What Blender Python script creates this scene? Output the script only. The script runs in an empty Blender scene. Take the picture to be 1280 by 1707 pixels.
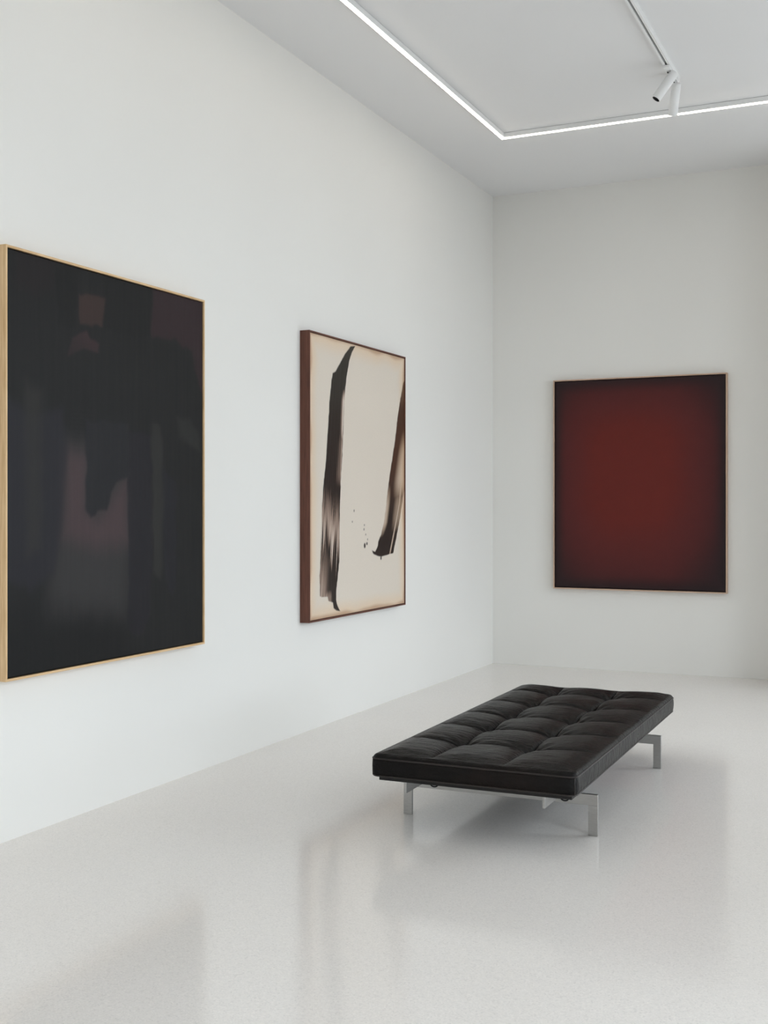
import bpy, bmesh, math, random
import numpy as np
from mathutils import Vector, Matrix

random.seed(7)
rng = np.random.default_rng(7)
scene = bpy.context.scene
col = scene.collection

# ------------------------------------------------------------------ camera
cam_data = bpy.data.cameras.new('camera')
cam_data.sensor_fit = 'HORIZONTAL'
cam_data.sensor_width = 36.0
cam_data.lens = 1944.36 / 1280.0 * 36.0
cam_data.shift_y = -11.9 / 1280.0
cam_data.clip_start = 0.05
cam_data.clip_end = 200.0
cam = bpy.data.objects.new('camera', cam_data)
col.objects.link(cam)
cam.location = (3.1137, -8.7702, 1.2578)
cam.rotation_euler = (math.pi / 2, 0.0, 0.4341)
scene.camera = cam

# ------------------------------------------------------------------ room dimensions (metres; room corner at the origin)
RX = 4.9          # right wall
FY = -15.0        # wall behind the camera
HC = 3.705        # ceiling
WT = 0.25         # wall thickness
WIN_HEAD = 3.2
WINDOWS = [(-9.7, -8.0), (-7.7, -6.0), (-3.4, -2.2), (-1.9, -0.7)]   # y ranges of the openings in the right wall

# ------------------------------------------------------------------ world: even overcast daylight
world = bpy.data.worlds.new('overcast_sky')
scene.world = world
world.use_nodes = True
bg = world.node_tree.nodes['Background']
bg.inputs['Color'].default_value = (0.848, 0.94, 1.038, 1.0)
bg.inputs['Strength'].default_value = 3.6
for y0, y1 in WINDOWS:                      # window portals: only guide the sampling of the sky through the openings
    ld = bpy.data.lights.new('window_portal', 'AREA')
    ld.shape = 'RECTANGLE'
    ld.size = y1 - y0
    ld.size_y = WIN_HEAD
    ld.cycles.is_portal = True
    lo = bpy.data.objects.new('window_portal', ld)
    lo.location = (RX + WT * 0.5, (y0 + y1) / 2, WIN_HEAD / 2)
    lo.rotation_euler = (math.pi / 2, 0, math.pi / 2)     # shines towards -x
    col.objects.link(lo)

# ------------------------------------------------------------------ exposure
scene.view_settings.view_transform = 'Standard'
scene.view_settings.look = 'None'
scene.view_settings.gamma = 1.0
scene.view_settings.use_curve_mapping = False
scene.view_settings.exposure = 0.57
scene.cycles.diffuse_bounces = 4
scene.cycles.glossy_bounces = 3
scene.cycles.max_bounces = 6
scene.cycles.caustics_reflective = False
scene.cycles.caustics_refractive = False

# ================================================================== helpers
def lin(c):
    c = np.asarray(c, float) / 255.0
    return np.where(c <= 0.04045, c / 12.92, ((c + 0.055) / 1.055) ** 2.4)

def new_mat(name):
    m = bpy.data.materials.new(name)
    m.use_nodes = True
    nt = m.node_tree
    return m, nt, nt.nodes['Principled BSDF']

def rgba(c):
    return (float(c[0]), float(c[1]), float(c[2]), 1.0)

def node(nt, kind, **kw):
    n = nt.nodes.new(kind)
    for k, v in kw.items():
        setattr(n, k, v)
    return n

def tex_noise(nt, scale, detail=3.0, rough=0.55, stretch=None):
    tc = node(nt, 'ShaderNodeTexCoord')
    nz = node(nt, 'ShaderNodeTexNoise')
    nz.inputs['Scale'].default_value = scale
    nz.inputs['Detail'].default_value = detail
    nz.inputs['Roughness'].default_value = rough
    if stretch:
        mp = node(nt, 'ShaderNodeMapping')
        mp.inputs['Scale'].default_value = stretch
        nt.links.new(tc.outputs['Object'], mp.inputs['Vector'])
        nt.links.new(mp.outputs['Vector'], nz.inputs['Vector'])
    else:
        nt.links.new(tc.outputs['Object'], nz.inputs['Vector'])
    return nz

def ramp(nt, src, stops):
    r = node(nt, 'ShaderNodeValToRGB')
    els = r.color_ramp.elements
    while len(els) < len(stops):
        els.new(0.5)
    for e, (p, c) in zip(els, stops):
        e.position = p
        e.color = rgba(c)
    nt.links.new(src, r.inputs['Fac'])
    return r

def bump(nt, bsdf, src, strength, dist):
    b = node(nt, 'ShaderNodeBump')
    b.inputs['Strength'].default_value = strength
    b.inputs['Distance'].default_value = dist
    nt.links.new(src, b.inputs['Height'])
    nt.links.new(b.outputs['Normal'], bsdf.inputs['Normal'])

def mesh_obj(name, bm, mat, parent=None, smooth=False):
    me = bpy.data.meshes.new(name)
    bmesh.ops.recalc_face_normals(bm, faces=bm.faces)
    bm.to_mesh(me)
    bm.free()
    if smooth:
        me.polygons.foreach_set('use_smooth', [True] * len(me.polygons))
    me.materials.append(mat)
    o = bpy.data.objects.new(name, me)
    col.objects.link(o)
    if parent is not None:
        o.parent = parent
    return o

def add_box(bm, x0, x1, y0, y1, z0, z1, bevel=0.0):
    vs = [bm.verts.new(p) for p in ((x0, y0, z0), (x1, y0, z0), (x1, y1, z0), (x0, y1, z0),
                                    (x0, y0, z1), (x1, y0, z1), (x1, y1, z1), (x0, y1, z1))]
    fs = [bm.faces.new([vs[i] for i in f]) for f in
          ((0, 3, 2, 1), (4, 5, 6, 7), (0, 1, 5, 4), (1, 2, 6, 5), (2, 3, 7, 6), (3, 0, 4, 7))]
    if bevel > 0:
        es = list({e for f in fs for e in f.edges})
        bmesh.ops.bevel(bm, geom=es, offset=bevel, segments=2, profile=0.6, affect='EDGES')

def box_obj(name, x0, x1, y0, y1, z0, z1, mat, parent=None, bevel=0.0):
    bm = bmesh.new()
    add_box(bm, x0, x1, y0, y1, z0, z1, bevel)
    return mesh_obj(name, bm, mat, parent)

def add_lathe(bm, prof, M, seg=40):
    """Revolve (r, z) profile about the local z axis, placed by matrix M."""
    rings = []
    for r, z in prof:
        if r < 1e-6:
            rings.append([bm.verts.new(M @ Vector((0, 0, z)))])
        else:
            rings.append([bm.verts.new(M @ Vector((r * math.cos(2 * math.pi * k / seg), r * math.sin(2 * math.pi * k / seg), z)))
                          for k in range(seg)])
    for a, b in zip(rings, rings[1:]):
        for k in range(seg):
            k2 = (k + 1) % seg
            if len(a) == 1 and len(b) == 1:
                continue
            if len(a) == 1:
                bm.faces.new((a[0], b[k], b[k2]))
            elif len(b) == 1:
                bm.faces.new((a[k], b[0], a[k2]))
            else:
                bm.faces.new((a[k], b[k], b[k2], a[k2]))

def add_tube(bm, pts, r, seg=8, closed=False):
    n = len(pts)
    rings = []
    for i, p in enumerate(pts):
        p = Vector(p)
        a = Vector(pts[(i - 1) % n] if closed or i > 0 else pts[0])
        b = Vector(pts[(i + 1) % n] if closed or i < n - 1 else pts[-1])
        t = (b - a).normalized()
        up = Vector((0, 0, 1)) if abs(t.z) < 0.9 else Vector((1, 0, 0))
        s = t.cross(up).normalized()
        u = s.cross(t)
        rings.append([bm.verts.new(p + r * (math.cos(2 * math.pi * k / seg) * s + math.sin(2 * math.pi * k / seg) * u)) for k in range(seg)])
    m = n if closed else n - 1
    for i in range(m):
        a, b = rings[i], rings[(i + 1) % n]
        for k in range(seg):
            k2 = (k + 1) % seg
            bm.faces.new((a[k], a[k2], b[k2], b[k]))
    if not closed:
        bm.faces.new(rings[0])
        bm.faces.new(rings[-1])

def tag(o, label, cat, group=None):
    o['label'] = label
    o['category'] = cat
    if group:
        o['group'] = group
    return o

def struct(o, label=None):
    o['kind'] = 'structure'
    if label:
        o['label'] = label
    return o

def empty(name, loc, rz=0.0):
    o = bpy.data.objects.new(name, None)
    o.location = loc
    o.rotation_euler = (0, 0, rz)
    o.empty_display_size = 0.1
    col.objects.link(o)
    return o

# ================================================================== materials
def mat_plaster(name, c, seed):
    m, nt, b = new_mat(name)
    nz = tex_noise(nt, 1.3 + seed * 0.2, 0.0, 0.5)
    r = ramp(nt, nz.outputs['Fac'], [(0.3, np.array(c) * 0.985), (0.7, np.array(c))])
    nt.links.new(r.outputs['Color'], b.inputs['Base Color'])
    b.inputs['Roughness'].default_value = 0.75
    b.inputs['Specular IOR Level'].default_value = 0.25
    return m

M_WALL = mat_plaster('white_wall_paint', (0.864, 0.851, 0.810), 0)
M_CEIL = mat_plaster('white_ceiling_paint', (0.87, 0.866, 0.86), 1)

def mat_floor():
    m, nt, b = new_mat('polished_pale_terrazzo')
    tc = node(nt, 'ShaderNodeTexCoord')
    vo = node(nt, 'ShaderNodeTexVoronoi')
    vo.inputs['Scale'].default_value = 230.0
    nt.links.new(tc.outputs['Object'], vo.inputs['Vector'])
    sep = node(nt, 'ShaderNodeSeparateColor')
    nt.links.new(vo.outputs['Color'], sep.inputs['Color'])
    base = np.array((0.880, 0.84, 0.795))
    r = ramp(nt, sep.outputs[0], [(0.0, base * 0.90), (0.12, base * 0.965), (0.5, base), (0.85, base * 1.02), (1.0, base * 1.06)])
    big = tex_noise(nt, 1.1, 1.0)
    r2 = ramp(nt, big.outputs['Fac'], [(0.3, (0.975, 0.97, 0.965)), (0.7, (1.0, 1.0, 1.0))])
    mx = node(nt, 'ShaderNodeMix', data_type='RGBA', blend_type='MULTIPLY')
    mx.inputs['Factor'].default_value = 1.0
    nt.links.new(r.outputs['Color'], mx.inputs[6])
    nt.links.new(r2.outputs['Color'], mx.inputs[7])
    nt.links.new(mx.outputs[2], b.inputs['Base Color'])
    b.inputs['Roughness'].default_value = 0.115
    b.inputs['Specular IOR Level'].default_value = 0.42
    return m
M_FLOOR = mat_floor()

def mat_plain(name, c, rough, spec=0.5, metal=0.0, noise=0.0, nscale=60.0):
    m, nt, b = new_mat(name)
    b.inputs['Roughness'].default_value = rough
    b.inputs['Specular IOR Level'].default_value = spec
    b.inputs['Metallic'].default_value = metal
    nz = tex_noise(nt, nscale, 3.0)
    c = np.array(c)
    r = ramp(nt, nz.outputs['Fac'], [(0.3, c * (1 - noise)), (0.7, c * (1 + noise))])
    nt.links.new(r.outputs['Color'], b.inputs['Base Color'])
    return m

def mat_wood(name, c0, c1, stretch, rough=0.5):
    m, nt, b = new_mat(name)
    nz = tex_noise(nt, 7.0, 5.0, 0.6, stretch)
    r = ramp(nt, nz.outputs['Fac'], [(0.32, c0), (0.68, c1)])
    nt.links.new(r.outputs['Color'], b.inputs['Base Color'])
    b.inputs['Roughness'].default_value = rough
    b.inputs['Specular IOR Level'].default_value = 0.3
    bump(nt, b, nz.outputs['Fac'], 0.15, 0.001)
    return m

def mat_steel():
    m, nt, b = new_mat('satin_brushed_steel')
    nz = tex_noise(nt, 40.0, 3.0, 0.6, (1.0, 1.0, 14.0))
    r = ramp(nt, nz.outputs['Fac'], [(0.3, (0.40, 0.395, 0.385)), (0.7, (0.48, 0.475, 0.465))])
    nt.links.new(r.outputs['Color'], b.inputs['Base Color'])
    b.inputs['Metallic'].default_value = 1.0
    b.inputs['Roughness'].default_value = 0.34
    bump(nt, b, nz.outputs['Fac'], 0.05, 0.0005)
    return m
M_STEEL = mat_steel()

def mat_leather():
    m, nt, b = new_mat('worn_black_leather')
    big = tex_noise(nt, 3.2, 4.0, 0.6)
    r = ramp(nt, big.outputs['Fac'], [(0.30, (0.0026, 0.0024, 0.0024)), (0.52, (0.0048, 0.0037, 0.0032)), (0.72, (0.0105, 0.0062, 0.0048))])
    nt.links.new(r.outputs['Color'], b.inputs['Base Color'])
    b.inputs['Specular IOR Level'].default_value = 0.15
    rr = tex_noise(nt, 14.0, 3.0)
    mr = node(nt, 'ShaderNodeMapRange')
    mr.inputs['To Min'].default_value = 0.24
    mr.inputs['To Max'].default_value = 0.38
    nt.links.new(rr.outputs['Fac'], mr.inputs['Value'])
    nt.links.new(mr.outputs['Result'], b.inputs['Roughness'])
    cre = tex_noise(nt, 26.0, 4.0, 0.6, (0.55, 1.7, 1.0))
    gr = tex_noise(nt, 420.0, 2.0)
    ad = node(nt, 'ShaderNodeMath', operation='MULTIPLY_ADD')
    nt.links.new(gr.outputs['Fac'], ad.inputs[0])
    ad.inputs[1].default_value = 0.12
    nt.links.new(cre.outputs['Fac'], ad.inputs[2])
    bump(nt, b, ad.outputs[0], 1.0, 0.014)
    return m
M_LEATHER = mat_leather()
M_PIPING = mat_plain('dark_brown_leather_piping', (0.022, 0.016, 0.014), 0.45, 0.4, 0.0, 0.2, 80)
M_BOARD = mat_plain('black_stained_plywood', (0.02, 0.018, 0.017), 0.6, 0.3, 0.0, 0.2, 30)
M_RUBBER = mat_plain('black_rubber', (0.012, 0.012, 0.012), 0.6, 0.3, 0.0, 0.1, 90)
M_WHITE_METAL = mat_plain('white_powder_coat', (0.90, 0.90, 0.89), 0.45, 0.4, 0.0, 0.01, 50)
M_GROOVE = mat_plain('dark_slot_and_shadow_gap', (0.10, 0.10, 0.105), 0.5, 0.4, 0.0, 0.05, 60)
M_BLACK = mat_plain('black_baffle', (0.01, 0.01, 0.011), 0.5, 0.3, 0.0, 0.05, 60)
M_LENS = mat_plain('clear_grey_lens', (0.45, 0.45, 0.46), 0.12, 0.6, 0.0, 0.02, 60)
M_WINFRAME = mat_plain('dark_grey_window_metal', (0.10, 0.10, 0.10), 0.45, 0.4, 0.0, 0.05, 40)
M_PAVING = mat_plain('pale_grey_paving', (0.42, 0.41, 0.40), 0.85, 0.2, 0.0, 0.08, 6)
M_SCREW = mat_plain('dark_screw_hole', (0.02, 0.02, 0.02), 0.5, 0.3, 0.0, 0.05, 60)

def mat_led():
    m, nt, b = new_mat('glowing_white_diffuser')
    nz = tex_noise(nt, 3.0, 1.0)
    r = ramp(nt, nz.outputs['Fac'], [(0.3, (1.0, 0.90, 0.78)), (0.7, (1.0, 0.905, 0.79))])
    nt.links.new(r.outputs['Color'], b.inputs['Emission Color'])
    b.inputs['Emission Strength'].default_value = 7.0
    b.inputs['Base Color'].default_value = (0.8, 0.8, 0.8, 1)
    return m
M_LED = mat_led()

# ================================================================== setting
struct(box_obj('floor', -WT, RX + WT, FY - WT, WT, -0.2, 0.0, M_FLOOR), 'polished pale grey terrazzo floor')
struct(box_obj('ceiling', -WT, RX + WT, FY - WT, WT, HC, HC + 0.2, M_CEIL), 'plain white ceiling')
struct(box_obj('wall_left', -WT, 0.0, FY - WT, WT, 0.0, HC, M_WALL), 'long white wall with two paintings')
struct(box_obj('wall_back', 0.0, RX + WT, 0.0, WT, 0.0, HC, M_WALL), 'white end wall with the dark red painting')
struct(box_obj('wall_front', 0.0, RX + WT, FY - WT, FY, 0.0, HC, M_WALL), 'white wall behind the viewer')
bm = bmesh.new()
edges = [FY] + [v for w in WINDOWS for v in w] + [0.0]
for k in range(0, len(edges), 2):
    add_box(bm, RX, RX + WT, edges[k], edges[k + 1], 0.0, WIN_HEAD)
add_box(bm, RX, RX + WT, FY, 0.0, WIN_HEAD, HC)
struct(mesh_obj('wall_right', bm, M_WALL), 'white window wall')
struct(box_obj('wall_return', 2.5, RX, -0.55, 0.0, 0.0, HC, M_WALL), 'white wall step beside the end wall')
for i, (y0, y1) in enumerate(WINDOWS):
    bm = bmesh.new()
    xa, xb = RX + 0.10, RX + 0.15
    add_box(bm, xa, xb, y0, y0 + 0.05, 0, WIN_HEAD)
    add_box(bm, xa, xb, y1 - 0.05, y1, 0, WIN_HEAD)
    add_box(bm, xa, xb, y0 + 0.05, y1 - 0.05, WIN_HEAD - 0.05, WIN_HEAD)
    add_box(bm, xa, xb, y0 + 0.05, y1 - 0.05, 0, 0.05)
    struct(mesh_obj('window_%d' % (i + 1), bm, M_WINFRAME), 'tall window opening in the right wall')
struct(box_obj('ground_outside', RX + WT, RX + 30, -40, 30, -0.4, -0.2, M_PAVING), 'paving outside the windows')

# ================================================================== daybed
BX, BY, BROT = 1.5813, -3.7921, 0.0122
day = tag(empty('daybed', (BX, BY, 0.0), BROT),
          'low black tufted leather daybed on brushed steel legs', 'daybed')
HW, HL = 0.40, 0.95
Z_BOT, Z_RIM, R_EDGE, R_PLAN = 0.2205, 0.306, 0.018, 0.028
XS = [-HW, -0.160, 0.122, HW]
YS = [-HL, -0.585, -0.262, 0.055, 0.395, 0.735, HL]
BUT = [(x, y) for x in XS[1:3] for y in YS[1:6]]

_wv = [(rng.uniform(60, 260), rng.uniform(-30, 30), rng.uniform(0, 6.28), rng.uniform(0.4, 1.0)) for _ in range(16)]
_wl = [(rng.uniform(6, 16), rng.uniform(6, 16), rng.uniform(0, 6.28)) for _ in range(8)]
def wrinkle(x, y):
    s = np.zeros_like(x)
    for ky, kx, ph, a in _wv:
        s += a * np.sin(ky * y + kx * x + ph + 0.8 * np.sin(9 * x + ph))
    e = np.zeros_like(x)
    for kx, ky, ph in _wl:
        e += np.sin(kx * x + ky * y + ph)
    return s / 6.0 * np.clip(0.6 + 0.25 * e, 0.0, 1.4)

def top_height(x, y):
    """Height of the tufted leather above the rim."""
    # panel-local pillow
    px = np.zeros_like(x); py = np.zeros_like(y); wx = np.zeros_like(x); wy = np.zeros_like(y)
    for a, b in zip(XS, XS[1:]):
        k = (x >= a - 1e-6) & (x <= b + 1e-6)
        px[k] = (x[k] - a) / (b - a)
    for a, b in zip(YS, YS[1:]):
        k = (y >= a - 1e-6) & (y <= b + 1e-6)
        py[k] = (y[k] - a) / (b - a)
    fx = 1 - np.abs(2 * np.clip(px, 0, 1) - 1) ** 2.4
    fy = 1 - np.abs(2 * np.clip(py, 0, 1) - 1) ** 2.4
    # towards the outer rim the pillow stays high
    ox = (x < XS[1]) & (px < 0.5) | (x > XS[2]) & (px > 0.5)
    oy = (y < YS[1]) & (py < 0.5) | (y > YS[5]) & (py > 0.5)
    fxx = np.where(ox, 0.55 + 0.45 * fx, fx)
    fyy = np.where(oy, 0.55 + 0.45 * fy, fy)
    z = 0.018 * np.clip(fxx, 0, 1) ** 0.6 * np.clip(fyy, 0, 1) ** 0.6
    # buttons pull the leather down
    rb = np.full_like(x, 9.0)
    pull = np.zeros_like(x)
    fold = np.zeros_like(x)
    for bx, by in BUT:
        r = np.hypot(x - bx, (y - by) * 0.85)
        rb = np.minimum(rb, r)
        pull += np.exp(-r / 0.055)
        th = np.arctan2(y - by, x - bx)
        fold += np.sin(9 * th + bx * 40 + by * 11) * np.exp(-((r - 0.055) / 0.04) ** 2)
    z -= 0.034 * np.clip(pull, 0, 1.2)
    # sewn seams
    dx = np.minimum(np.abs(x - XS[1]), np.abs(x - XS[2]))
    dy = np.full_like(y, 9.0)
    for s in YS[1:6]:
        dy = np.minimum(dy, np.abs(y - s))
    near = 0.35 + 0.65 * np.exp(-rb / 0.13)
    edge = np.clip(np.minimum(HW - np.abs(x), HL - np.abs(y)) / 0.10, 0.12, 1)
    z -= (0.014 * np.exp(-dx / 0.008) + 0.0175 * np.exp(-dy / 0.008)) * near * edge
    z += 0.0024 * fold
    z += 0.0019 * wrinkle(x, y) * (0.5 + 0.8 * np.exp(-rb / 0.10)) * np.clip(np.minimum(dx, dy) / 0.02, 0, 1)
    return z

def plan_round(x, y):
    cx, cy = HW - R_PLAN, HL - R_PLAN
    a = np.clip((np.abs(x) - cx) / R_PLAN, 0, 1)
    b = np.clip((np.abs(y) - cy) / R_PLAN, 0, 1)
    h = np.hypot(a, b)
    k = np.where(h > 1e-9, np.maximum(a, b) / np.maximum(h, 1e-9), 1.0)
    both = (a > 0) & (b > 0)
    k = np.where(both, k, 1.0)
    xn = np.where(both, np.sign(x) * (cx + a * k * R_PLAN), x)
    yn = np.where(both, np.sign(y) * (cy + b * k * R_PLAN), y)
    return xn, yn

def samples(a, b, n, lo, hi):
    """n samples from a to b, finer towards a seam or the rim."""
    t = np.linspace(0, 1, n)
    s = t - 0.11 * np.sin(2 * math.pi * t)
    v = a + (b - a) * s
    extra = []
    for w, flag, sg in ((a, lo, 1), (b, hi, -1)):
        if flag:
            extra += [w + sg * R_EDGE * (1 - math.sin(th)) for th in (1.45, 1.3, 1.1, 0.85, 0.6, 0.3, 0.0)]
    return np.unique(np.round(np.concatenate([v, extra]), 6))

cushion_bm = bmesh.new()
# side band and underside of the cushion
per = []
def rr_loop(hw, hl, r, n=8):
    pts = []
    for cx, cy, a0 in ((hw - r, hl - r, 0), (-hw + r, hl - r, 90), (-hw + r, -hl + r, 180), (hw - r, -hl + r, 270)):
        for k in range(n + 1):
            a = math.radians(a0 + 90 * k / n)
            pts.append((cx + r * math.cos(a), cy + r * math.sin(a)))
    out = []
    for i, p in enumerate(pts):                 # resample the straight runs
        q = pts[(i + 1) % len(pts)]
        d = math.hypot(q[0] - p[0], q[1] - p[1])
        m = max(1, int(d / 0.03))
        for k in range(m):
            out.append((p[0] + (q[0] - p[0]) * k / m, p[1] + (q[1] - p[1]) * k / m))
    return out
loop = rr_loop(HW, HL, R_PLAN)
levels = [(Z_BOT, -0.010), (Z_BOT + 0.003, -0.003), (Z_BOT + 0.009, 0.0), (Z_BOT + 0.022, 0.0022), (Z_BOT + 0.038, 0.0028),
          (Z_RIM - 0.030, 0.002), (Z_RIM - R_EDGE, 0.0), (Z_RIM - R_EDGE + 0.004, -0.004)]
rings = []
for z, off in levels:
    ring = []
    for i, (x, y) in enumerate(loop):
        p = loop[i - 1]; q = loop[(i + 1) % len(loop)]
        t = Vector((q[0] - p[0], q[1] - p[1], 0)).normalized()
        nrm = Vector((t.y, -t.x, 0))
        wob = 0.0010 * math.sin(17 * x + 23 * y + 40 * z) * (1 if 0 < off else 0)
        ring.append(cushion_bm.verts.new(Vector((x, y, z)) + nrm * (off + wob)))
    rings.append(ring)
for a, b in zip(rings, rings[1:]):
    for k in range(len(a)):
        k2 = (k + 1) % len(a)
        cushion_bm.faces.new((a[k], a[k2], b[k2], b[k]))
cushion_bm.faces.new(rings[0])
cushion = mesh_obj('cushion', cushion_bm, M_LEATHER, day, smooth=True)
cushion['label'] = 'black leather cushion sewn from eighteen puffed panels'

for i in range(3):
    for j in range(6):
        xs = samples(XS[i], XS[i + 1], 44, i == 0, i == 2)
        ys = samples(YS[j], YS[j + 1], 60, j == 0, j == 5)
        X, Y = np.meshgrid(xs, ys, indexing='ij')
        sdist = np.minimum(HW - np.abs(X), HL - np.abs(Y))
        xn, yn = plan_round(X, Y)
        drop = np.where(sdist < R_EDGE, R_EDGE - np.sqrt(np.maximum(0, R_EDGE ** 2 - (R_EDGE - sdist) ** 2)), 0.0)
        fade = np.clip(sdist / 0.085, 0, 1)
        fade = fade * fade * (3 - 2 * fade)
        Z = Z_RIM - drop + top_height(X, Y) * fade
        n0, n1 = X.shape
        vs = np.stack([xn, yn, Z], -1).reshape(-1, 3)
        idx = np.arange(n0 * n1).reshape(n0, n1)
        fs = np.stack([idx[:-1, :-1], idx[1:, :-1], idx[1:, 1:], idx[:-1, 1:]], -1).reshape(-1, 4)
        me = bpy.data.meshes.new('leather_panel')
        me.from_pydata(vs.tolist(), [], fs.tolist())
        me.polygons.foreach_set('use_smooth', [True] * len(me.polygons))
        me.materials.append(M_LEATHER)
        o = bpy.data.objects.new('leather_panel', me)
        col.objects.link(o)
        o.parent = cushion

for z, off, r in ((Z_RIM - R_EDGE + 0.002, 0.0005, 0.0032), (Z_BOT + 0.004, -0.0015, 0.0030)):
    bm = bmesh.new()
    add_tube(bm, [(x * (1 + off / HW), y * (1 + off / HL), z) for x, y in loop], r, 8, True)
    mesh_obj('piping', bm, M_PIPING, cushion, smooth=True)
for sx, sy in ((1, -1), (-1, -1), (1, 1), (-1, 1)):           # upright corner seams
    d = R_PLAN * (1 - math.sqrt(0.5))
    x, y = sx * (HW - d + 0.0015), sy * (HL - d + 0.0015)
    bm = bmesh.new()
    add_tube(bm, [(x, y, Z_BOT + 0.006), (x + sx * 0.0008, y + sy * 0.0008, (Z_BOT + Z_RIM) / 2), (x, y, Z_RIM - R_EDGE)], 0.0022, 8)
    mesh_obj('corner_seam', bm, M_PIPING, cushion, smooth=True)

box_obj('board', -HW + 0.022, HW - 0.022, -HL + 0.028, HL - 0.028, 0.203, Z_BOT, M_BOARD, day, 0.002)
for x in (-0.276, 0.269):
    box_obj('side_rail', x - 0.005, x + 0.005, -0.905, 0.905, 0.158, 0.2025, M_STEEL, day, 0.0012)
LEGX = 0.400
for y in (-0.626, 0.618):
    box_obj('cross_bar', -LEGX, LEGX, y - 0.006, y + 0.006, 0.115, 0.158, M_STEEL, day, 0.0012)
    for s in (-1, 1):
        xa, xb = sorted((s * LEGX, s * (LEGX - 0.037)))
        box_obj('leg', xa, xb, y - 0.006, y + 0.006, 0.0, 0.1155, M_STEEL, day, 0.0012)
    for x in (-0.266, 0.272):
        bm = bmesh.new()
        yy = y - 0.0075 if y < 0 else y + 0.0075
        add_tube(bm, [(x + 0.016 * math.cos(a), yy, 0.1345 + 0.011 * math.sin(a)) for a in np.linspace(0, 2 * math.pi, 25)[:-1]], 0.0026, 8, True)
        mesh_obj('rubber_ring', bm, M_RUBBER, day, smooth=True)

# ================================================================== paintings
def vnoise(U, V, su, sv, seed):
    """Smooth value noise with su x sv cells over the canvas."""
    g = np.random.default_rng(seed).random((su + 3, sv + 3))
    x = np.clip(U, 0, 1) * su; y = np.clip(V, 0, 1) * sv
    i = np.floor(x).astype(int); j = np.floor(y).astype(int)
    fx = x - i; fy = y - j
    fx = fx * fx * (3 - 2 * fx); fy = fy * fy * (3 - 2 * fy)
    return (g[i, j] * (1 - fx) + g[i + 1, j] * fx) * (1 - fy) + (g[i, j + 1] * (1 - fx) + g[i + 1, j + 1] * fx) * fy

def poly_sd(U, V, poly, asp=1.0):
    """Signed distance (negative inside) to a polygon, in canvas widths."""
    P = np.array(poly, float) * (1, asp)
    X, Y = U, V * asp
    d = np.full(U.shape, 1e9)
    ins = np.zeros(U.shape, bool)
    n = len(P)
    for k in range(n):
        a = P[k]; b = P[(k + 1) % n]
        e = b - a
        t = np.clip(((X - a[0]) * e[0] + (Y - a[1]) * e[1]) / max(e @ e, 1e-12), 0, 1)
        d = np.minimum(d, np.hypot(X - a[0] - t * e[0], Y - a[1] - t * e[1]))
        c = ((a[1] > Y) != (b[1] > Y))
        if abs(e[1]) > 1e-12:
            ins ^= c & (X < e[0] * (Y - a[1]) / e[1] + a[0])
    return np.where(ins, -d, d)

def sstep(a, b, x):
    t = np.clip((x - a) / (b - a), 0, 1)
    return t * t * (3 - 2 * t)

def mixc(C, c, m):
    return C * (1 - m[..., None]) + np.asarray(c) * m[..., None]

def mat_paint(name, rough, spec, grain):
    m, nt, b = new_mat(name)
    at = node(nt, 'ShaderNodeAttribute')
    at.attribute_name = 'paint'
    nz = tex_noise(nt, 220.0, 3.0)
    r = ramp(nt, nz.outputs['Fac'], [(0.25, (0.94, 0.94, 0.94)), (0.75, (1.05, 1.05, 1.05))])
    mx = node(nt, 'ShaderNodeMix', data_type='RGBA', blend_type='MULTIPLY')
    mx.inputs['Factor'].default_value = 1.0
    nt.links.new(at.outputs['Color'], mx.inputs[6])
    nt.links.new(r.outputs['Color'], mx.inputs[7])
    nt.links.new(mx.outputs[2], b.inputs['Base Color'])
    b.inputs['Roughness'].default_value = rough
    b.inputs['Specular IOR Level'].default_value = spec
    w = tex_noise(nt, 500.0, 1.0)
    bump(nt, b, w.outputs['Fac'], grain, 0.001)
    return m

PW, PH, PD = 1.302, 1.606, 0.060          # all three pictures share one format

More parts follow.
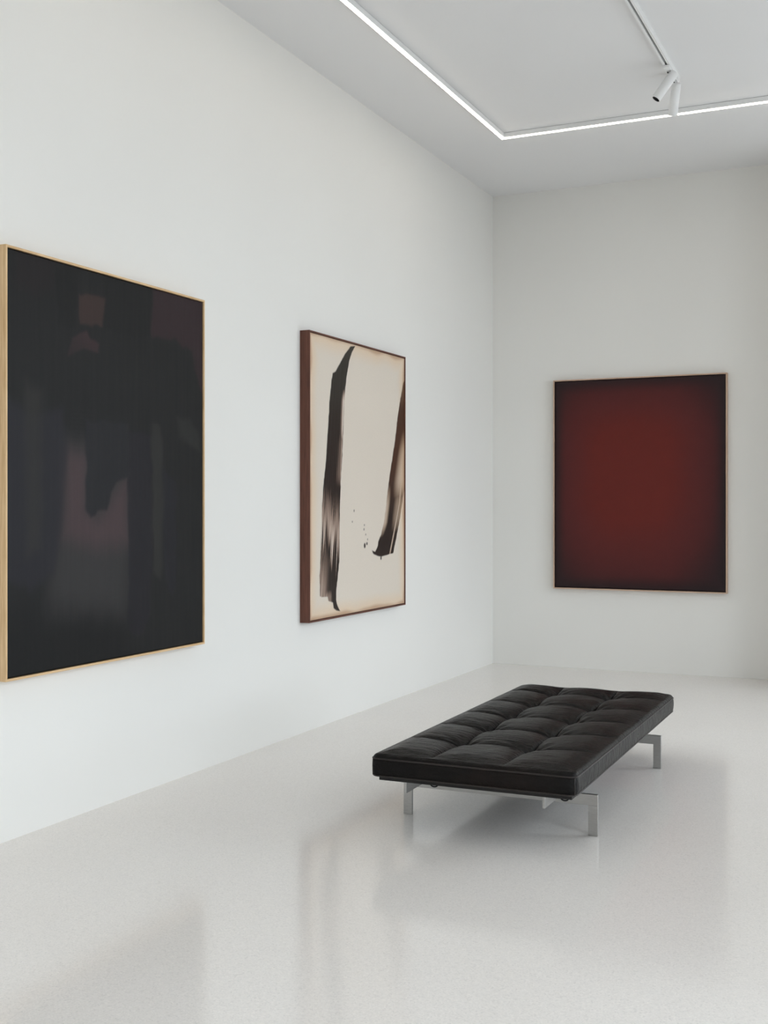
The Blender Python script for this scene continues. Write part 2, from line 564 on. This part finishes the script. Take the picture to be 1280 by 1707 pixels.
def painting(name, loc, rz, nu, nv, paint_fn, frame_mat_v, frame_mat_h, canvas_mat, label, face, lip, d=PD):
    """Local axes: x runs along the wall (0..PW), z up (0..PH), -y points into the room."""
    root = tag(empty(name, loc, rz), label, 'painting')
    # mitred frame sides
    for s in range(4):
        bm = bmesh.new()
        o = [(0, 0), (PW, 0), (PW, PH), (0, PH)]
        n = [(face, face), (PW - face, face), (PW - face, PH - face), (face, PH - face)]
        a, b = s, (s + 1) % 4
        q = [o[a], o[b], n[b], n[a]]
        fr = [bm.verts.new((x, -d, z)) for x, z in q]
        bk = [bm.verts.new((x, 0.0, z)) for x, z in q]
        bm.faces.new(fr); bm.faces.new(bk[::-1])
        for k in range(4):
            k2 = (k + 1) % 4
            bm.faces.new((fr[k], fr[k2], bk[k2], bk[k]))
        bmesh.ops.recalc_face_normals(bm, faces=bm.faces)
        long_edges = [e for e in bm.edges if abs(e.verts[0].co.y + d) < 1e-6 and abs(e.verts[1].co.y + d) < 1e-6
                      and {e.verts[0], e.verts[1]} in ({fr[0], fr[1]}, {fr[2], fr[3]})]
        bmesh.ops.bevel(bm, geom=long_edges, offset=0.0008, segments=1, affect='EDGES')
        mesh_obj('frame_side', bm, frame_mat_h if s in (0, 2) else frame_mat_v, root)
    # canvas: a stretched board with a painted face
    g = face + 0.0025
    us = np.linspace(0, 1, nu); vs_ = np.linspace(0, 1, nv)
    U, V = np.meshgrid(us, vs_, indexing='ij')
    C, relief = paint_fn(U, V)
    X = g + U * (PW - 2 * g); Z = g + V * (PH - 2 * g)
    yf = -(d - lip)
    edge = np.minimum(np.minimum(U, 1 - U) * PW, np.minimum(V, 1 - V) * PH)
    Yc = yf - relief * np.clip(edge / 0.01, 0, 1)
    front = np.stack([X, Yc, Z], -1).reshape(-1, 3)
    idx = np.arange(nu * nv).reshape(nu, nv)
    fs = np.stack([idx[:-1, :-1], idx[1:, :-1], idx[1:, 1:], idx[:-1, 1:]], -1).reshape(-1, 4).tolist()
    ring = list(idx[:, 0]) + list(idx[-1, 1:]) + list(idx[-2::-1, -1]) + list(idx[0, -2:0:-1])
    back = front[ring].copy(); back[:, 1] = -0.012
    nb = nu * nv
    m = len(ring)
    for k in range(m):
        k2 = (k + 1) % m
        fs.append([int(ring[k2]), int(ring[k]), nb + k, nb + k2])
    fs.append(list(range(nb, nb + m)))
    me = bpy.data.meshes.new('canvas')
    me.from_pydata(np.concatenate([front, back]).tolist(), [], fs)
    ca = me.color_attributes.new('paint', 'FLOAT_COLOR', 'POINT')
    cc = np.concatenate([C.reshape(-1, 3), C.reshape(-1, 3)[ring]])
    cc = np.concatenate([cc, np.ones((len(cc), 1))], 1)
    ca.data.foreach_set('color', cc.astype(np.float32).ravel())
    sm = np.zeros(len(me.polygons), bool); sm[:(nu - 1) * (nv - 1)] = True
    me.polygons.foreach_set('use_smooth', sm.tolist())
    me.materials.append(canvas_mat)
    o = bpy.data.objects.new('canvas', me)
    col.objects.link(o)
    o.parent = root
    return root

IL = 0.80                                  # light level the pictures hang in: photo colour -> paint colour
def pc(r, g, b):
    return lin((r, g, b)) / IL

# ---- black canvas with dark brown and blue-black swathes
def paint_black(U, V):
    asp = PH / PW
    wob = (vnoise(U, V, 40, 26, 1) - 0.5) * 0.022
    C = np.zeros(U.shape + (3,)) + pc(34, 34, 34)
    relief = np.zeros(U.shape)
    streak = vnoise(U, V, 150, 7, 2) - 0.5
    streak2 = vnoise(U, V, 60, 4, 3) - 0.5
    C = C * (1 + 0.10 * streak + 0.14 * streak2)[..., None]
    def blob(poly, c, soft, amt=1.0, rl=0.0):
        nonlocal C, relief
        sd = poly_sd(U + wob * 0.6, V + wob * 0.5, poly, asp)
        m = (1 - sstep(-soft, soft, sd)) * amt
        C = mixc(C, np.array(c) * 1.0, m)
        relief = relief + rl * m
    # brown-violet ground showing between the swathes
    blob([(0.24, 0.56), (0.58, 0.56), (0.57, 0.34), (0.56, 0.10), (0.17, 0.12), (0.21, 0.32)], pc(63, 61, 61), 0.06, 0.9)
    blob([(0.255, 0.538), (0.352, 0.530), (0.352, 0.40), (0.41, 0.37), (0.565, 0.48), (0.565, 0.30), (0.40, 0.29), (0.235, 0.32)], pc(82, 67, 69), 0.05)
    blob([(0.318, 0.936), (0.450, 0.942), (0.431, 0.866), (0.37, 0.862), (0.320, 0.860)], pc(66, 51, 48), 0.006)
    blob([(0.280, 0.818), (0.318, 0.834), (0.354, 0.846), (0.37, 0.830), (0.414, 0.819), (0.41, 0.797), (0.338, 0.798), (0.262, 0.775)], pc(66, 50, 52), 0.006)
    blob([(0.691, 1.02), (1.02, 1.02), (1.02, 0.70), (0.975, 0.75), (0.928, 0.845), (0.836, 0.873), (0.691, 0.868)], pc(56, 42, 45), 0.007)
    blob([(0.03, 1.02), (0.20, 1.02), (0.19, 0.93), (0.10, 0.90), (0.03, 0.93)], pc(38, 33, 34), 0.03, 0.8)
    # long swathes
    blob([(-0.02, 0.66), (0.09, 0.62), (0.24, 0.64), (0.262, 0.54), (0.235, 0.36), (0.205, 0.24), (0.10, 0.20), (-0.02, 0.24)], pc(44, 43, 49), 0.02, 0.85)
    blob([(0.075, 0.70), (0.15, 0.68), (0.14, 0.30), (0.08, 0.28)], pc(54, 53, 51), 0.03, 0.7)
    blob([(0.205, 0.99), (0.31, 0.99), (0.30, 0.845), (0.22, 0.85)], pc(29, 29, 29), 0.010, 0.9, 0.0008)
    blob([(0.452, 1.0), (0.692, 1.0), (0.692, 0.870), (0.62, 0.855), (0.44, 0.862)], pc(31, 31, 31), 0.008, 0.9, 0.0008)
    blob([(0.345, 0.62), (0.56, 0.62), (0.565, 0.48), (0.50, 0.462), (0.468, 0.431), (0.455, 0.392), (0.41, 0.392), (0.398, 0.379), (0.373, 0.371), (0.350, 0.400)], pc(40, 40, 43), 0.007, 1.0, 0.001)
    blob([(0.562, 0.60), (0.69, 0.60), (0.699, 0.308), (0.68, 0.103), (0.64, 0.05), (0.607, 0.045), (0.562, 0.071)], pc(38, 36, 41), 0.006, 0.95, 0.001)
    blob([(0.690, 0.625), (0.747, 0.622), (0.757, 0.40), (0.75, 0.20), (0.70, 0.22)], pc(54, 53, 51), 0.012, 0.8)
    blob([(0.757, 0.50), (0.836, 0.47), (0.835, 0.173), (0.815, 0.150), (0.766, 0.195)], pc(38, 37, 42), 0.008, 0.9, 0.001)
    blob([(0.84, 0.655), (0.92, 0.65), (0.98, 0.60), (0.99, 0.56), (0.86, 0.60)], pc(52, 52, 50), 0.015, 0.8)
    blob([(-0.02, 0.16), (0.3, 0.14), (0.56, 0.10), (0.56, -0.02), (-0.02, -0.02)], pc(27, 27, 27), 0.08, 0.85)
    blob([(0.0, 0.885), (0.20, 0.86), (0.40, 0.78), (0.68, 0.83), (0.93, 0.82), (0.93, 0.66), (0.20, 0.68), (0.0, 0.72)], pc(36, 36, 36), 0.06, 0.6)
    # combed ridges in the thick paint
    rib = (1 - sstep(-0.01, 0.01, poly_sd(U, V, [(0.283, 0.645), (0.386, 0.65), (0.386, 0.54), (0.283, 0.537)], asp)))
    relief = relief + 0.0006 * rib * np.sin(V * 2 * math.pi * 95)
    relief = relief + 0.00035 * streak + 0.0004 * streak2
    C = C * (0.56 + 0.04 * streak)[..., None]
    return np.clip(C, 0.002, 1), relief

# ---- cream canvas with two long brown-black strokes
S1L = [(0.392, 0.990), (0.337, 0.958), (0.269, 0.907), (0.241, 0.884), (0.213, 0.876), (0.203, 0.852), (0.184, 0.785), (0.166, 0.662), (0.147, 0.558),
       (0.127, 0.485), (0.111, 0.391), (0.106, 0.322), (0.101, 0.271), (0.097, 0.203), (0.088, 0.152), (0.094, 0.08)]
S1B = [(0.106, 0.076), (0.165, 0.074), (0.174, 0.058), (0.216, 0.050), (0.221, 0.030), (0.25, 0.019), (0.287, 0.015)]
S1R = [(0.440, 0.996), (0.406, 0.970), (0.377, 0.935), (0.357, 0.890), (0.337, 0.831), (0.327, 0.777), (0.322, 0.723), (0.317, 0.669), (0.307, 0.580),
       (0.292, 0.487), (0.283, 0.373), (0.281, 0.267), (0.278, 0.196), (0.263, 0.144), (0.249, 0.092), (0.246, 0.060), (0.258, 0.038)]
S2L = [(0.985, 0.900), (0.954, 0.837), (0.918, 0.756), (0.883, 0.657), (0.848, 0.577), (0.810, 0.490), (0.784, 0.408), (0.756, 0.332),
       (0.722, 0.287), (0.691, 0.261), (0.683, 0.242), (0.656, 0.220), (0.618, 0.227)]
S2B = [(0.630, 0.215), (0.645, 0.210), (0.690, 0.202), (0.722, 0.199), (0.801, 0.204), (0.822, 0.207), (0.847, 0.207), (0.864, 0.208)]
S2R = [(0.906, 0.275), (0.953, 0.361), (0.996, 0.456), (1.02, 0.52), (1.02, 0.92)]
def paint_cream(U, V):
    asp = PH / PW
    C = np.zeros(U.shape + (3,)) + pc(203, 193, 180)
    C = C * (0.985 + 0.03 * vnoise(U, V, 4, 5, 11))[..., None]
    # warm scorched border
    e = np.minimum(np.minimum(U, 1 - U), np.minimum(V, 1 - V) * asp) + 0.02 * (vnoise(U, V, 9, 11, 12) - 0.5)
    C = mixc(C, pc(206, 180, 150), (1 - sstep(0.0, 0.09, e)) * 0.7)
    C = mixc(C, pc(160, 120, 88), (1 - sstep(0.0, 0.022, e)) * 0.6)
    fine = vnoise(U - 0.12 * V, V, 230, 5, 13)
    fine = sstep(0.2, 0.8, fine)
    mid = vnoise(U - 0.12 * V, V, 70, 4, 14)
    wob = (vnoise(U, V, 120, 60, 15) - 0.5) * 0.004
    relief = np.zeros(U.shape)
    # --- first stroke
    sd = poly_sd(U + wob, V, S1L + S1B + S1R[::-1], asp)
    lb = np.interp(V, [p[1] for p in S1L][::-1], [p[0] for p in S1L][::-1])
    rb = np.interp(V, [p[1] for p in S1R][::-1], [p[0] for p in S1R][::-1])
    t = np.clip((U - lb) / np.maximum(rb - lb, 1e-3), 0, 1)          # across the stroke
    cover = 1 - sstep(-0.003, 0.003, sd)
    thin = np.zeros(U.shape)                                          # how far the brush ran dry
    thin = np.maximum(thin, 0.95 * sstep(0.72, 0.95, t) * sstep(0.60, 0.68, V) * (1 - sstep(0.78, 0.84, V)))
    thin = np.maximum(thin, 0.55 * sstep(0.55, 0.95, t) * sstep(0.44, 0.52, V) * (1 - sstep(0.62, 0.70, V)))
    jag = 0.10 * (fine - 0.5) + 0.05 * (mid - 0.5)
    band = sstep(0.20, 0.31, V - 0.09 * (0.5 - t) + jag) * (1 - sstep(0.31, 0.46, V + 0.06 * (t - 0.5) + jag))
    thin = np.maximum(thin, band * 0.95)
    thin = np.maximum(thin, (1 - sstep(0.10, 0.60, t + 0.2 * (fine - 0.5))) * (1 - sstep(0.10, 0.30, V + jag)) * 0.8)
    thin = np.maximum(thin, (1 - sstep(0.07, 0.11, V)) * (1 - sstep(0.5, 0.85, t)) * 0.7)
    dens = np.clip(1.10 - thin * (0.30 + 0.75 * fine + 0.25 * mid), 0.05, 1)
    dark = np.zeros(U.shape + (3,)) + pc(33, 22, 16)
    dark = mixc(dark, pc(40, 36, 29), sstep(0.60, 0.9, V) * 0.9)
    dark = mixc(dark, pc(126, 74, 42), np.clip(1.3 * (1 - dens), 0, 1))
    m = cover * dens ** 0.7
    C = C * (1 - m[..., None]) + dark * m[..., None]
    relief += 0.0012 * m * (0.6 + 0.4 * fine)
    # --- second stroke
    sd = poly_sd(U + wob, V, S2L + S2B + S2R, asp)
    lb = np.interp(V, [p[1] for p in S2L][::-1], [p[0] for p in S2L][::-1])
    w = U - lb
    cover = 1 - sstep(-0.003, 0.003, sd)
    fine2 = vnoise(U - 0.42 * V + 0.42, V, 230, 5, 16)
    thin = np.zeros(U.shape)
    thin = np.maximum(thin, 0.9 * sstep(0.03, 0.14, w) * sstep(0.38, 0.52, V) * (1 - sstep(0.60, 0.78, V)))
    thin = np.maximum(thin, 0.75 * (1 - sstep(0.01, 0.055, w)) * sstep(0.25, 0.34, V) * (1 - sstep(0.38, 0.52, V)))
    thin = np.maximum(thin, 0.45 * sstep(0.06, 0.14, w) * sstep(0.26, 0.36, V) * (1 - sstep(0.40, 0.50, V)))
    thin = np.maximum(thin, 0.35 * sstep(0.70, 0.86, V))
    gx = np.interp(V, [0.211, 0.257, 0.346, 0.409, 0.488, 0.60, 0.68], [0.826, 0.853, 0.906, 0.940, 0.960, 0.962, 0.972])
    gap = np.exp(-((U - gx) / 0.007) ** 2) * (1 - sstep(0.55, 0.7, V)) * sstep(0.19, 0.22, V)
    thin = np.maximum(thin, gap * 0.95)
    dens = np.clip(1.10 - thin * (0.30 + 0.85 * fine2), 0.05, 1)
    dark = np.zeros(U.shape + (3,)) + pc(33, 22, 17)
    dark = mixc(dark, pc(74, 44, 28), sstep(0.33, 0.60, V) * 0.75)
    dark = mixc(dark, pc(140, 96, 48), np.clip(1.3 * (1 - dens), 0, 1))
    m = cover * dens ** 0.7
    C = C * (1 - m[..., None]) + dark * m[..., None]
    relief += 0.0012 * m * (0.6 + 0.4 * fine2)
    # --- small drips
    for du, dv, r in ((0.428, 0.380, 0.005), (0.410, 0.339, 0.004), (0.537, 0.325, 0.004), (0.533, 0.309, 0.005), (0.552, 0.289, 0.004),
                      (0.572, 0.270, 0.004), (0.541, 0.247, 0.010), (0.565, 0.254, 0.006), (0.722, 0.194, 0.008)):
        q = np.hypot((U - du) * (1.0 if r > 0.007 else 0.8), (V - dv) * asp * 0.8)
        k = 1 - sstep(r * 0.7, r * 1.25, q)
        C = mixc(C, pc(40, 32, 27), k * (0.95 if r > 0.005 else 0.65))
    return np.clip(C, 0.004, 1), relief

# ---- dark red canvas, the red gathering at its heart
def paint_red(U, V):
    n = vnoise(U, V, 6, 7, 21) - 0.5
    n2 = vnoise(U, V, 26, 30, 22) - 0.5
    du = np.abs(U - 0.47) / 0.54
    dv = np.where(V > 0.58, (V - 0.58) / 0.46, (0.58 - V) / 0.62)
    q = (du ** 3.2 + dv ** 3.2) ** (1 / 3.2) + 0.06 * n
    C = np.zeros(U.shape + (3,)) + pc(92, 31, 25)
    C = mixc(C, pc(77, 30, 29), sstep(0.35, 0.75, q))
    C = mixc(C, pc(40, 24, 26), sstep(0.66, 1.12, q))
    e = np.minimum(np.minimum(U, 1 - U), np.minimum(V, 1 - V))
    C = mixc(C, pc(32, 22, 24), (1 - sstep(0.0, 0.07, e)) * 0.8)
    C = C * (1 + 0.05 * n2 + 0.08 * n)[..., None]
    return np.clip(C, 0.003, 1), 0.0002 * n2

OAK = ((0.62, 0.40, 0.20), (0.80, 0.57, 0.33))
WAL = ((0.095, 0.036, 0.024), (0.165, 0.066, 0.043))
MAP = ((0.52, 0.36, 0.26), (0.66, 0.47, 0.35))
def wood_pair(n, p):
    return mat_wood(n + '_upright', *p, (12.0, 12.0, 0.8)), mat_wood(n + '_level', *p, (0.8, 12.0, 12.0))
oak_v, oak_h = wood_pair('pale_oak', OAK)
wal_v, wal_h = wood_pair('red_brown_walnut', WAL)
map_v, map_h = wood_pair('pinkish_maple', MAP)

# local x of a picture on the left wall runs towards +y (rz = 90 deg), into the room is +x
painting('painting', (0.0, -5.476, 0.608), math.pi / 2, 200, 260, paint_black, oak_v, oak_h,
         mat_paint('black_satin_paint', 0.5, 0.17, 0.06),
         'large nearly black abstract painting in a pale oak frame', 0.009, 0.006)
painting('painting', (0.0, -3.1515, 0.610), math.pi / 2, 520, 440, paint_cream, wal_v, wal_h,
         mat_paint('cream_and_brown_paint', 0.5, 0.3, 0.10),
         'cream painting with two long dark brown brush strokes, walnut frame', 0.009, 0.005)
painting('painting', (0.5105, 0.0, 0.612), 0.0, 80, 100, paint_red, map_v, map_h,
         mat_paint('dark_red_paint', 0.6, 0.25, 0.10),
         'dark red painting fading to black at its edges, on the end wall', 0.009, 0.006, 0.050)

# ================================================================== ceiling light line (one rectangular profile)
LX0, LX1 = 0.576, RX - 0.576
LY0, LY1 = -13.0, -1.452
LW, LH, LB = 0.029, 0.036, 0.004
LD = 0.0205                                   # diffuser width
lamp = tag(empty('linear_ceiling_light', ((LX0 + LX1) / 2, (LY0 + LY1) / 2, HC)),
           'glowing white light line running as a rectangle round the ceiling', 'ceiling light')
def run(name, x0, x1, y0, y1, z0, z1, mat, bevel=0.0):
    ox, oy, oz = lamp.location
    return box_obj(name, x0 - ox, x1 - ox, y0 - oy, y1 - oy, z0 - oz, z1 - oz, mat, lamp, bevel)
for nm, z0, z1, mt in (('housing', HC - LH + LB, HC - 0.002, M_WHITE_METAL), ('diffuser', HC - LH, HC - LH + LB, M_LED)):
    e = 0.0 if nm == 'housing' else (LW - LD) / 2
    run(nm, LX0 + e, LX0 + LW - e, LY0 + e, LY1 - e, z0, z1, mt)
    run(nm, LX1 - LW + e, LX1 - e, LY0 + e, LY1 - e, z0, z1, mt)
    run(nm, LX0 + LW - e, LX1 - LW + e, LY1 - LW + e, LY1 - e, z0, z1, mt)
    run(nm, LX0 + LW - e, LX1 - LW + e, LY0 + e, LY0 + LW - e, z0, z1, mt)
i_ = 0.003                                   # inset of a dark-coloured strip standing in for the shadow gap under the ceiling
for x0, x1, y0, y1 in ((LX0 + i_, LX0 + LW - i_, LY0 + i_, LY1 - i_), (LX1 - LW + i_, LX1 - i_, LY0 + i_, LY1 - i_),
                       (LX0 + LW, LX1 - LW, LY1 - LW + i_, LY1 - i_), (LX0 + LW, LX1 - LW, LY0 + i_, LY0 + LW - i_)):
    run('shadow_gap_strip', x0, x1, y0, y1, HC - 0.002, HC, M_GROOVE)

# ================================================================== spotlight track
TX, TW, TH = 1.827, 0.036, 0.032
TY0, TY1 = -9.0, -2.03
track = tag(empty('lighting_track', (TX, TY1, HC)), 'slim white spotlight track on the ceiling inside the light line', 'track')
bm = bmesh.new()                                            # U-shaped extrusion with a slot below
prof = [(-TW / 2, 0), (-TW / 2, -TH), (-0.006, -TH), (-0.006, -0.010), (0.006, -0.010), (0.006, -TH), (TW / 2, -TH), (TW / 2, 0)]
L = TY1 - TY0
fr = [bm.verts.new((x, 0.0, z)) for x, z in prof]
bk = [bm.verts.new((x, -L, z)) for x, z in prof]
bm.faces.new(fr); bm.faces.new(bk[::-1])
for k in range(len(prof)):
    k2 = (k + 1) % len(prof)
    bm.faces.new((fr[k], fr[k2], bk[k2], bk[k]))
mesh_obj('track_body', bm, M_WHITE_METAL, track)
box_obj('slot', -0.0058, 0.0058, -L + 0.004, -0.004, -0.0125, -0.0102, M_GROOVE, track)
box_obj('end_cap', -TW / 2 - 0.001, TW / 2 + 0.001, 0.0002, 0.008, -TH - 0.001, 0.0, M_WHITE_METAL, track, 0.001)

def spotlight(top, bottom, label, ax_y):
    """Cylindrical head from top to bottom, hung from an adapter in the track at y = ax_y."""
    top = Vector(top); bottom = Vector(bottom)
    root = tag(empty('track_spotlight', (TX, ax_y, HC - TH)), label, 'spotlight', 'white spotlights on the ceiling track')
    O = Vector(root.location)
    box_obj('adapter', -0.0165, 0.0165, -0.055, 0.055, -0.018, -0.0005, M_WHITE_METAL, root, 0.002)
    d = (bottom - top)
    Lh = d.length
    d.normalize()
    joint = top + d * 0.035 - O                             # pivot on the side of the head
    bm = bmesh.new()
    add_tube(bm, [(0, 0, -0.016), (0, 0, -0.035), (joint.x * 0.8, joint.y * 0.8, joint.z)], 0.008, 14)
    mesh_obj('arm', bm, M_WHITE_METAL, root, smooth=True)
    bm = bmesh.new()                                        # pivot screw
    P = Vector((0.0, -0.0085, -0.029))
    add_tube(bm, [P, P + Vector((0.0, -0.003, 0.0))], 0.0045, 12)
    mesh_obj('pivot_screw', bm, M_SCREW, root)
    rot = d.to_track_quat('Z', 'Y').to_matrix().to_4x4()
    M = Matrix.Translation(top - O) @ rot
    R = 0.0265
    bm = bmesh.new()
    add_lathe(bm, [(0.0, 0.0), (R - 0.003, 0.0), (R, 0.003), (R, Lh - 0.0015), (R - 0.0015, Lh), (R - 0.004, Lh), (R - 0.0045, Lh - 0.03), (0.0, Lh - 0.03)], M)
    head = mesh_obj('head', bm, M_WHITE_METAL, root, smooth=False)
    for p in head.data.polygons:
        p.use_smooth = abs((M.to_3x3() @ Vector((0, 0, 1))).dot(p.normal)) < 0.5
    bm = bmesh.new()
    add_lathe(bm, [(R - 0.0048, Lh - 0.001), (R - 0.009, Lh - 0.022), (R - 0.0115, Lh - 0.022), (R - 0.0115, Lh - 0.025), (R - 0.0048, Lh - 0.025), (R - 0.0048, Lh - 0.001)], M)
    mesh_obj('baffle', bm, M_BLACK, head, smooth=True)
    bm = bmesh.new()
    add_lathe(bm, [(0.0, Lh - 0.018), (0.008, Lh - 0.020), (R - 0.0116, Lh - 0.023), (R - 0.0116, Lh - 0.026), (0.0, Lh - 0.026)], M)
    mesh_obj('lens', bm, M_LENS, head, smooth=True)
    return root

spotlight((1.857, -2.24, 3.648), (1.763, -2.28, 3.503), 'white cylindrical track spotlight tilted towards the left wall, nearer the viewer', -2.26)
spotlight((1.842, -2.10, 3.640), (1.806, -2.025, 3.485), 'white cylindrical spotlight at the track end, pointing down past the tilted one', -2.09)
